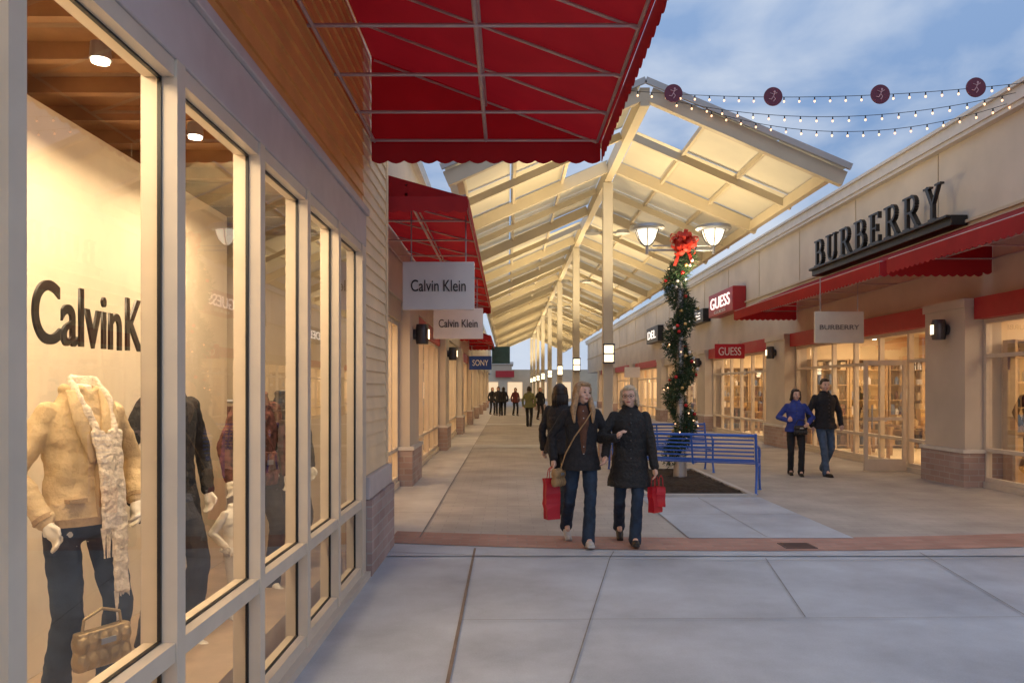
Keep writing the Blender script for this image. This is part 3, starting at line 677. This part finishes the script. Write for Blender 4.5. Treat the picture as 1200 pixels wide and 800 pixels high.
def person(name,label,cat,loc,rz,H,feet,hands,coat,hem,pants,shoe,hair=None,hairlen=0,yaw=0,tilt=0,vox=.008,group=None,head=True,skinm=skin,coatw=1.0,lean=0,hand_dirs=None,shoulder=1.0,pitch=(0,0),shirt=None,glasses=False,flare=1.0,front_hair=False,lapel=False):
    t=thing(name,label,cat,(0,0,0),group);sw=.155*shoulder
    Mh=Matrix.Translation((0,-.015+lean,1.42))@Matrix.Rotation(yaw,4,'Z')@Matrix.Rotation(tilt,4,'Y')@Matrix.Translation((0,0,-1.42))
    sh=[V((-sw,lean*.8,1.33)),V((sw,lean*.8,1.33))];hp=[V((-.085,0,.86)),V((.085,0,.86))];H_=[V(h) for h in hands];A=[V(f)+V((0,0,.085)) for f in feet]
    out=[V((-1,.9,-.3)),V((1,.9,-.3))]
    el=[ik(sh[i],H_[i],.275,.25,out[i]) for i in (0,1)];kn=[ik(hp[i],A[i],.40,.40,V(((-.12,.12)[i],-1,0))) for i in (0,1)]
    for i in (0,1):
        if (H_[i]-el[i]).length>.27: H_[i]=el[i]+(H_[i]-el[i]).normalized()*.25
    b=MB()
    b.loft([(0,0,.80,.12,.085),(0,0,.9,.145,.095),(0,0,1.02,.115,.08),(0,lean*.5,1.2,.12,.08),(0,lean*.8,1.3,.12,.07),(0,lean,1.39,.06,.055)])
    if head: b.cap((0,.01+lean,1.36),(0,-.005+lean,1.46),.052,.047)
    else: b.tube((0,.01,1.36),(0,0,1.455),.05,.045,20)
    for i in (0,1):
        b.cap(sh[i],el[i],.036,.032);b.cap(el[i],H_[i],.031,.024);b.cap(hp[i],kn[i],.075,.05);b.cap(kn[i],A[i],.05,.036);b.cap(A[i],A[i]+V((0,-.1,-.045)),.034,.025)
        dd=(H_[i]-el[i]).normalized() if not hand_dirs or not hand_dirs[i] else V(hand_dirs[i])
        hand(b,H_[i],dd,V((0,-1,0)) if abs(dd.z)>.5 else V((0,0,1)),.6)
    if head:
        b.ell((0,0,1.555),(.073,.09,.098),Mh,3);b.ell((0,-.028,1.495),(.052,.06,.055),Mh);b.ell((0,-.062,1.462),(.024,.022,.02),Mh)
        b.ell((0,-.088,1.528),(.012,.022,.02),Mh);b.ell((0,-.08,1.555),(.009,.016,.03),Mh)
        for s in (-1,1): b.ell((s*.074,.005,1.53),(.01,.02,.03),Mh);b.ell((s*.04,-.062,1.515),(.024,.022,.02),Mh)
    b.build('body',skinm,t,vox=vox)
    if head and vox<.012:
        for s in (-1,1):
            q=MB();q.ell((s*.03,-.085,1.548),(.013,.006,.006),Mh);q.build('eye',eyeM,t)
            q=MB();q.ell((s*.032,-.086,1.572),(.018,.005,.004),Mh);q.build('eyebrow',hair or eyeM,t)
        q=MB();q.ell((0,-.084,1.487),(.023,.008,.007),Mh);q.build('mouth',lipM,t)
        if glasses:
            q=MB()
            for s in (-1,1):
                for k in range(12):
                    a=k/12*6.283;c=(k+1)/12*6.283
                    q.tube(Mh@V((s*.032+.025*math.cos(a),-.1,1.548+.018*math.sin(a))),Mh@V((s*.032+.025*math.cos(c),-.1,1.548+.018*math.sin(c))),.0022,seg=5)
                q.tube(Mh@V((s*.057,-.1,1.552)),Mh@V((s*.078,0,1.55)),.0022,seg=5)
            q.tube(Mh@V((-.008,-.1,1.55)),Mh@V((.008,-.1,1.55)),.0025,seg=5);q.build('glasses',black,t)
    pk=1.0 if head else .86
    p=MB();p.loft([(0,0,.78,.13*pk,.10*pk),(0,0,.86,.165*pk,.115*pk),(0,0,.96,.15*pk,.105*pk),(0,0,1.0,.135*pk,.1*pk)])
    for i in (0,1): p.cap(hp[i],kn[i],.088*pk,.062);p.cap(kn[i],A[i]+V((0,.01,.0)),.062,.056*flare);p.cap(A[i]+(kn[i]-A[i])*.3,A[i]+V((0,.012,-.025)),.055,.062*flare)
    po=p.build('trousers',pants,t,vox=vox);wrinkle(po,.007,.004)
    for i in (0,1):
        c=V(feet[i]);q=MB();pt=Matrix.Translation(c)@Matrix.Rotation(pitch[i],4,'X')
        q.ell((0,-.055,.035),(.042,.125,.036),pt);q.ell((0,.03,.05),(.038,.05,.05),pt);q.box(-.036,.036,-.16,.07,.0,.022,pt);q.build('shoe',shoe,t,vox=max(vox,.006))
    c=MB();w=coatw;hemr=.155+.03*max(0,(.95-hem)/.4);sx_=.155*shoulder
    c.loft([(0,0,hem,(hemr+.04)*w,(hemr-.015)*w),(0,0,hem+.04,(hemr+.035)*w,(hemr-.02)*w),(0,0,(hem+1.0)/2,.183*w,.132*w),(0,lean*.2,1.03,.158*w,.12*w),(0,lean*.6,1.2,.172*w,.126*w),(0,lean*.8,1.29,sx_+.022,.112*w),(0,lean*.8,1.345,sx_*.93,.092),(0,lean*.9,1.385,sx_*.68,.075),(0,lean,1.43,.068,.062)],28)
    for i in (0,1):
        c.cap(sh[i],el[i],.054*w,.052*w);c.cap(el[i],el[i]+(H_[i]-el[i])*.93,.051*w,.043*w)
    ring=16
    for k in range(ring):
        a=k/ring*6.283;a2=(k+1)/ring*6.283
        if -2.1<((a+math.pi)%(2*math.pi))-math.pi< -1.04: continue
        c.cap((.068*math.cos(a),lean+.058*math.sin(a),1.432),(.068*math.cos(a2),lean+.058*math.sin(a2),1.432),.018,.018,8)
    co=c.build('coat' if hem<.8 else 'jacket',coat,t,vox=vox);wrinkle(co,*((.008,.004) if not lapel else (.010,.005)))
    if lapel:
        for s in (-1,1):
            q=MB();q.loft([(s*.02,-.125*w-.006,1.12,.012,.014),(s*.045,-.125*w-.006,1.22,.03,.018),(s*.062,-.115*w-.006,1.30,.04,.02),(s*.07,-.085,1.37,.034,.024),(s*.07,-.05,1.43,.025,.025)],14);q.build('lapel',coat,co,vox=.006)
            q=MB();q.box(s*.05,s*.125,-.146*w,-.10*w,.955,.972);q.build('pocket_flap',creamE,co)
        q=MB()
        q.box(-.004,.004,-.150*w-.004,-.11*w,hem+.01,1.14);q.build('front_seam',creamE,co)
        for i in (0,1):
            e0=el[i]+(H_[i]-el[i])*.86;e1=el[i]+(H_[i]-el[i])*.94;q=MB();q.tube(e0,e1,.047*w,.045*w,20);q.build('cuff',creamE,co)
        q=MB();q.loft([(0,0,hem-.006,(hemr+.043)*w,(hemr-.010)*w),(0,0,hem+.028,(hemr+.043)*w,(hemr-.010)*w)],36);q.build('hem_band',creamE,co)
    if vox<.012:
        q=MB()
        for k in range(9 if not lapel else 4):
            z=hem+.03+(1.36-hem-.03)*k/8;q.ell((.018 if lapel else 0,(-.128*w if z>1.0 and z<1.28 else -.125*w)+(.02 if z>1.3 else 0)+lean*.5-(.012 if lapel else 0),z),(.009,.008,.009))
        q.build('buttons',metalD if not shirt else metalL,co)
    if shirt:
        q=MB()
        q.loft([(.0,-.078,.93,.03,.055),(.0,-.082,1.1,.045,.055),(0,-.087+lean*.5,1.25,.07,.052),(0,-.07+lean*.8,1.35,.065,.045),(0,-.04+lean,1.42,.045,.045)]);q.build('shirt',shirt,t,vox=vox)
    if head and hair:
        h=MB();h.ell((0,.022,1.575),(.083,.09,.094),Mh,3);h.ell((0,-.045,1.628),(.060,.045,.03),Mh)
        if hairlen>0:
            for s in (-1,1):
                h.cap(Mh@V((s*.068,-.02,1.60)),Mh@V((s*.083,-.005,1.5)),.024,.026);h.cap(Mh@V((s*.083,-.005,1.5)),Mh@V((s*(.09),-.0,1.5-hairlen*.9)),.028,.016)
                if front_hair:
                    h.cap(Mh@V((s*.083,-.02,1.5)),V((s*.10,-.10,1.36)),.030,.030);h.cap(V((s*.10,-.10,1.36)),V((s*.095,-.125,1.25)),.030,.012)
            h.loft([(0,.05,1.5-hairlen,.06,.025),(0,.055,1.45,.083,.045),(0,.045,1.55,.083,.07)],mat=Mh)
        else:
            h.ell((0,.04,1.52),(.075,.06,.06),Mh)
        ho=h.build('hair',hair,t,vox=vox)
        if vox<.012 and hairlen>0:
            q=MB();rr=random.Random(3)
            for k in range(80):
                a=rr.uniform(-.25,math.pi+.25);x=math.cos(a);y=math.sin(a);rz_=.0+rr.uniform(-.02,.02)
                p0=Mh@V((x*.070,.022+y*.075,1.60+rz_));p1=Mh@V((x*.086,.025+y*.082,1.52));p2=Mh@V((x*.092+rr.gauss(0,.006),.02+y*.07+rr.gauss(0,.006),1.5-hairlen*rr.uniform(.7,1.1)))
                q.tube(p0,p1,.004,.006,5);q.tube(p1,p2,.006,.002,5)
            k=q.build('hair_strands',hair,smooth=True);k.parent=ho
    t.location=loc;t.rotation_euler.z=rz;s=H/1.65;t.scale=(s,s,s)
    return t,[Matrix.Translation(V(loc))@Matrix.Rotation(rz,4,'Z')@Matrix.Scale(s,4)@x for x in H_]
p1=V((.76,7.95,.012))
w1,h1=person('person','woman with long light brown hair, open black jacket and jeans, walking with one red bag','person',p1,R(6),1.67,
  [(-.10,.30,.075),(.04,-.17,0)],[(-.28,.04,.86),(.22,-.13,.90)],blackCoat,.76,denim,shoeW,hairB,.20,yaw=R(24),tilt=R(6),vox=.0065,pitch=(R(28),R(-8)),shirt=brownS,flare=1.12,front_hair=True)
p2=V((1.27,8.0,.012))
w2,h2=person('person','woman with pale blonde hair and glasses in long black coat holding red bags','person',p2,R(-4),1.63,
  [(-.09,.27,.065),(.04,-.17,0)],[(-.15,-.25,1.12),(.25,-.08,.80)],blackCoat2,.60,denim,shoeD,hairG,.06,yaw=R(-12),tilt=R(-3),vox=.0065,pitch=(R(26),R(-8)),glasses=True,coatw=1.08,shoulder=1.04,hand_dirs=((.5,-.3,.8),None),flare=1.1)
w3,h3=person('person','woman with dark hair in black clothes walking behind the two women','person',V((.66,9.8,.012)),R(150),1.66,
  [(-.09,.18,.03),(.09,-.14,0)],[(-.23,-.05,.82),(.23,0,.82)],blackCoat,.78,darkP,shoeD,hairD,.18,yaw=R(20),vox=.01)
w4,h4=person('person','woman in bright blue jacket and black trousers outside the right shopfront','person',V((5.36,14.3,.004)),R(-12),1.60,
  [(-.08,.08,0),(.08,-.12,0)],[(-.16,-.14,1.06),(.2,-.16,1.0)],blueJ,.84,darkP,shoeD,hairD,.07,yaw=R(15),vox=.01,hand_dirs=((.6,-.5,.2),None))
w5,h5=person('person','man in black jacket and blue jeans walking beside the woman in blue','person',V((5.9,14.3,.004)),R(10),1.79,
  [(-.09,-.20,0),(.09,.18,.04)],[(-.25,-.03,.84),(.25,-.1,.86)],blackCoat,.80,M('denim_light',(.06,.10,.17),.85,.3,14),shoeD,hairD,0,yaw=R(-10),vox=.01,shoulder=1.15,coatw=1.05,pitch=(0,R(18)))
fardat=[(620,500,hairD,M('vest_olive',(.16,.17,.07),.7),1.7,'in an olive top, nearest of the distant walkers'),(590,487,hairD,blackCoat,1.7,'in black walking in the distance just left of the vanishing aisle'),
 (577,486,hairB,blackCoat,1.68,'in black at the far left end of the distant group'),(584,487,hairD,greyK,1.72,'in charcoal, second from the left of the distant group'),(604,487,hairD,M('jacket_maroon',(.12,.02,.02),.7),1.65,'in a dark red jacket far down the aisle'),(633,492,hairB,blackCoat,1.66,'in black in the distance, rightmost of the far walkers')]
for k,(px,fy,hr,ct,H,lb) in enumerate(fardat):
    d=F*CZ/(fy-455);person('person','person '+lb,'person',V(((px-595)/F*d,d,.004)),R(random.choice((0,180,20,170))),H,[(-.08,.14,.02),(.08,-.14,0)],[(-.24,-.05,.84),(.24,.03,.84)],ct,.78,darkP,shoeD,hr,.04,vox=.016)
def shopbag(label,p,w,h,dp,rz):
    t=thing('shopping_bag',label,'shopping bag',(0,0,0),'red shopping bags')
    m=MB();a=[(-w/2,-dp/2),(w/2,-dp/2),(w/2*.94,0),(w/2,dp/2),(-w/2,dp/2),(-w/2*.94,0)]
    n=8;rg=[]
    for i in range(n+1):
        z=h*i/n;k=.9+.1*z/h;rg.append([m.bm.verts.new((x*k+.012*noise.noise(V((x*9,z*16,w*30))),y*k*(1-.35*z/h)+.016*noise.noise(V((x*12,z*14,5+w*9))),z)) for x,y in a])
    for u,v in zip(rg,rg[1:]):
        for i in range(6): m.bm.faces.new((u[i],u[(i+1)%6],v[(i+1)%6],v[i]))
    m.bm.faces.new(rg[0][::-1]);m.build('bag_body',bagR,t)
    for s in (-1,1):
        m=MB();m.path([(-w*.25,s*dp*.3,h-.02),(-w*.18,s*dp*.15,h+.09),(0,0,h+.12),(w*.18,s*dp*.15,h+.09),(w*.25,s*dp*.3,h-.02)],.004,6);m.build('handle',bagR,t)
    t.location=V(p)-V((0,0,h+.12));t.rotation_euler.z=rz;return t
shopbag('red shopping bag hanging from the hand of the woman with brown hair',h1[0]+V((-.02,-.01,-.07)),.17,.42,.1,R(25))
shopbag('red shopping bag held by the woman with blonde hair, in front of her coat',h2[1]+V((.0,-.02,-.07)),.15,.26,.09,R(40))
shopbag('small red shopping bag beside the other one in the blonde woman\'s hand',h2[1]+V((.06,-.03,-.07)),.09,.2,.08,R(-10))
def shoulderbag(label,p,strap,w,h,mt,rz=0):
    t=thing('handbag',label,'handbag',tuple(p),'handbags')
    m=MB();p=V(p);Mr=Matrix.Translation(p)@Matrix.Rotation(rz,4,'Z')
    m.box(-w*.44,w*.44,-.025,.025,-h*.42,h*.40,Mr)
    for k in range(5):
        x=-w*.36+w*.18*k
        for z in (-h*.22,h*.16): m.ell((x,0,z),(w*.12,.045,h*.24),Mr)
    m.build('bag_body',mt,t,vox=.007)
    m=MB();m.path(strap,.007,6);m.build('strap',mt,t)
    m=MB();m.box(-w*.12,w*.12,-.052,-.044,h*.1,h*.22,Mr);m.build('clasp',metalL,t)
P=lambda x,y,z:p1+V((x,y,z))
shoulderbag('tan shoulder bag with strap across the brown-haired woman\'s chest',P(-.235,-.06,.70),[P(-.22,-.07,.78),P(-.17,-.14,.95),P(-.08,-.155,1.12),P(.03,-.155,1.27),P(.10,-.11,1.38),P(.11,-.02,1.43)],.2,.22,tanL,R(50))
q=V((5.36,14.3,0));shoulderbag('black handbag carried by the woman in the blue jacket',q+V((.02,-.2,.86)),[q+V((-.08,-.2,.95)),q+V((-.02,-.2,1.05)),q+V((.1,-.19,1.03)),q+V((.1,-.2,.95))],.26,.2,shoeD)
# ---------------------------------------------------------------- mannequins
def mann(label,loc,rz,H,coat,hem,pants,hands=((-.24,-.06,.84),(.24,-.02,.84)),**k):
    return person('mannequin',label,'mannequin',V(loc),rz,H,[(-.09,.05,0),(.09,-.06,0)],list(hands),coat,hem,pants,k.pop('shoe',mannW),None,0,vox=.008,head=False,skinm=mannW,**k)
M1=V((-1.93,3.47,.14))
m1,hm1=mann('headless mannequin in cream jacket, pale scarf and jeans in the first window',M1,R(60),1.7,creamJ,.86,denim,hands=((-.20,-.10,.88),(.21,-.08,.92)),coatw=.93,shoulder=.94,lapel=True)
m2,hm2=mann('headless mannequin in a dark long cardigan beside the cream jacketed one',(-1.9,4.3,.14),R(60),1.72,greyK,.72,darkP,coatw=.88,shoulder=.9)
m3,hm3=mann('headless mannequin in dark red patterned top behind the second window mullion',(-1.8,5.5,.14),R(50),1.66,redK,.86,darkP,coatw=.88,shoulder=.9)
m4,hm4=mann('headless mannequin in dark grey dress, farthest in the window display',(-1.75,6.05,.14),R(55),1.66,greyK,.6,darkP,coatw=.86,shoulder=.9)
m5,hm5=mann('small white headless child mannequin in white shirt low behind the second window',(-1.70,4.78,.2),R(60),.80,mannW,.85,M('short_beige',(.6,.55,.48),.8),hands=((-.25,-.14,.95),(.25,-.14,.95)))
Rz=Matrix.Rotation(R(60),3,'Z')
def ml(x,y,z): return M1+Rz@V((x,y,z))*1.03
t=thing('scarf','long pale knitted fringed scarf hanging round the neck of the cream jacketed mannequin','scarf',tuple(M1+V((0,0,.6))))
m=MB()
pts=[ml(.085,-.165,.56),ml(.08,-.165,.70),ml(.075,-.165,.87),ml(.065,-.155,1.1),ml(.065,-.145,1.25),ml(.07,-.10,1.38),ml(.06,-.02,1.465),ml(0,.055,1.475),ml(-.06,-.02,1.465),ml(-.055,-.10,1.38),ml(-.015,-.15,1.25),ml(.02,-.165,1.1),ml(.025,-.17,.84)]
for i,(a,b) in enumerate(zip(pts,pts[1:])):
    for k in (-1.5,-.5,.5,1.5):
        o=Rz@V((k*.016,0,0)) if (i<4 or i>9) else V((0,0,k*.01));m.cap(a+o,b+o,.012,.012,8)
so=m.build('scarf_body',scarfM,t,vox=.006)
wrinkle(so,.005,.006)
m=MB()
for s,z0 in ((.085,.56),(.025,.84)):
    for k in range(12):
        x=s-.033+k*.006;m.tube(ml(x,-.165,z0),ml(x+random.gauss(0,.008),-.17,z0-.13),.004,.002,5)
m.build('fringe',scarfM,t)
q=ml(-.04,-.22,.36);shoulderbag('bronze quilted handbag hanging in front of the cream jacketed mannequin',q,[q+Rz@V((-.09,0,.06)),q+Rz@V((-.08,0,.13)),q+Rz@V((0,0,.16)),q+Rz@V((.08,0,.13)),q+Rz@V((.09,0,.06))],.27,.2,goldB,R(60))
q=V((-1.58,5.0,1.10));shoulderbag('dark red checked handbag beside the patterned mannequin',q,[q+V((-.04,-.07,.1)),q+V((0,0,.26)),q+V((.04,.07,.1))],.2,.26,redK,R(60))
# ---------------------------------------------------------------- far end
t=thing('far_building','distant low tan building with lit windows at the end of the walkway','building',(1,95,0))
m=MB();m.box(-12,0.5,95,105,0,4.6);m.box(.505,12,97,105,0,4);m.build('wall',wallD,t)
m=MB();m.box(-12.2,.7,94.8,105.2,4.605,4.9);m.build('roof_edge',cornM,t)
m=MB();m.box(-1.5,.8,94.6,94.98,3.0,3.8);m.build('red_sign_band',redP,t)
for k in range(6):
    m=MB();m.box(-9+k*3,-7.2+k*3,94.9,94.99,.4,2.4);m.build('window',M('winlit%d'%k,(1,.7,.4),.5,0,emit=.6),t)
# ---------------------------------------------------------------- world, sun, camera
w=bpy.data.worlds.new('World');scn.world=w;w.use_nodes=True;n=w.node_tree;N=n.nodes;Lk=n.links
bg=N['Background'];sky=N.new('ShaderNodeTexSky');sky.sky_type='NISHITA';sky.sun_disc=False;sky.sun_elevation=R(4);sky.sun_rotation=R(200)
tc=N.new('ShaderNodeTexCoord');mp=N.new('ShaderNodeMapping');mp.inputs['Scale'].default_value=(1.7,1.7,3.6);mp.inputs['Location'].default_value=(.3,.6,.2);Lk.new(tc.outputs['Generated'],mp.inputs['Vector'])
no=N.new('ShaderNodeTexNoise');no.inputs['Scale'].default_value=2.4;no.inputs['Detail'].default_value=7;no.inputs['Roughness'].default_value=.5;no.inputs['Distortion'].default_value=.25;Lk.new(mp.outputs[0],no.inputs['Vector'])
rp=N.new('ShaderNodeValToRGB');rp.color_ramp.elements[0].position=.38;rp.color_ramp.elements[1].position=.62;Lk.new(no.outputs['Fac'],rp.inputs['Fac'])
sep=N.new('ShaderNodeSeparateXYZ');Lk.new(tc.outputs['Generated'],sep.inputs[0])
gr=N.new('ShaderNodeValToRGB');e=gr.color_ramp.elements;e[0].position=0;e[0].color=(.38,.48,.64,1);e[1].position=.75;e[1].color=(.30,.42,.64,1)
x=gr.color_ramp.elements.new(.28);x.color=(.16,.26,.47,1)
Lk.new(sep.outputs['Z'],gr.inputs['Fac'])
sc1=N.new('ShaderNodeVectorMath');sc1.operation='SCALE';sc1.inputs['Scale'].default_value=.02;Lk.new(sky.outputs[0],sc1.inputs[0])
ad=N.new('ShaderNodeVectorMath');ad.operation='ADD';Lk.new(sc1.outputs[0],ad.inputs[0]);Lk.new(gr.outputs['Color'],ad.inputs[1])
mx=N.new('ShaderNodeMix');mx.data_type='RGBA';Lk.new(rp.outputs['Color'],mx.inputs[0]);Lk.new(ad.outputs[0],mx.inputs[6]);mx.inputs[7].default_value=(.55,.61,.71,1)
Lk.new(mx.outputs[2],bg.inputs['Color']);bg.inputs['Strength'].default_value=1.18
sl=bpy.data.lights.new('sun','SUN');sl.energy=.15;sl.angle=R(20);sl.color=(.9,.92,1);so=bpy.data.objects.new('sun',sl);col.objects.link(so);so.rotation_euler=(R(40),R(20),0)
cd=bpy.data.cameras.new('camera');cam=bpy.data.objects.new('camera',cd);col.objects.link(cam);cam.location=(0,0,CZ);cam.rotation_euler=(R(90),0,0)
cd.sensor_width=36;cd.lens=27;cd.shift_x=5/1200;cd.shift_y=55/1200;cd.clip_end=900;cd.clip_start=.05
scn.camera=cam
scn.view_settings.view_transform='Standard';scn.view_settings.look='None';scn.view_settings.exposure=0
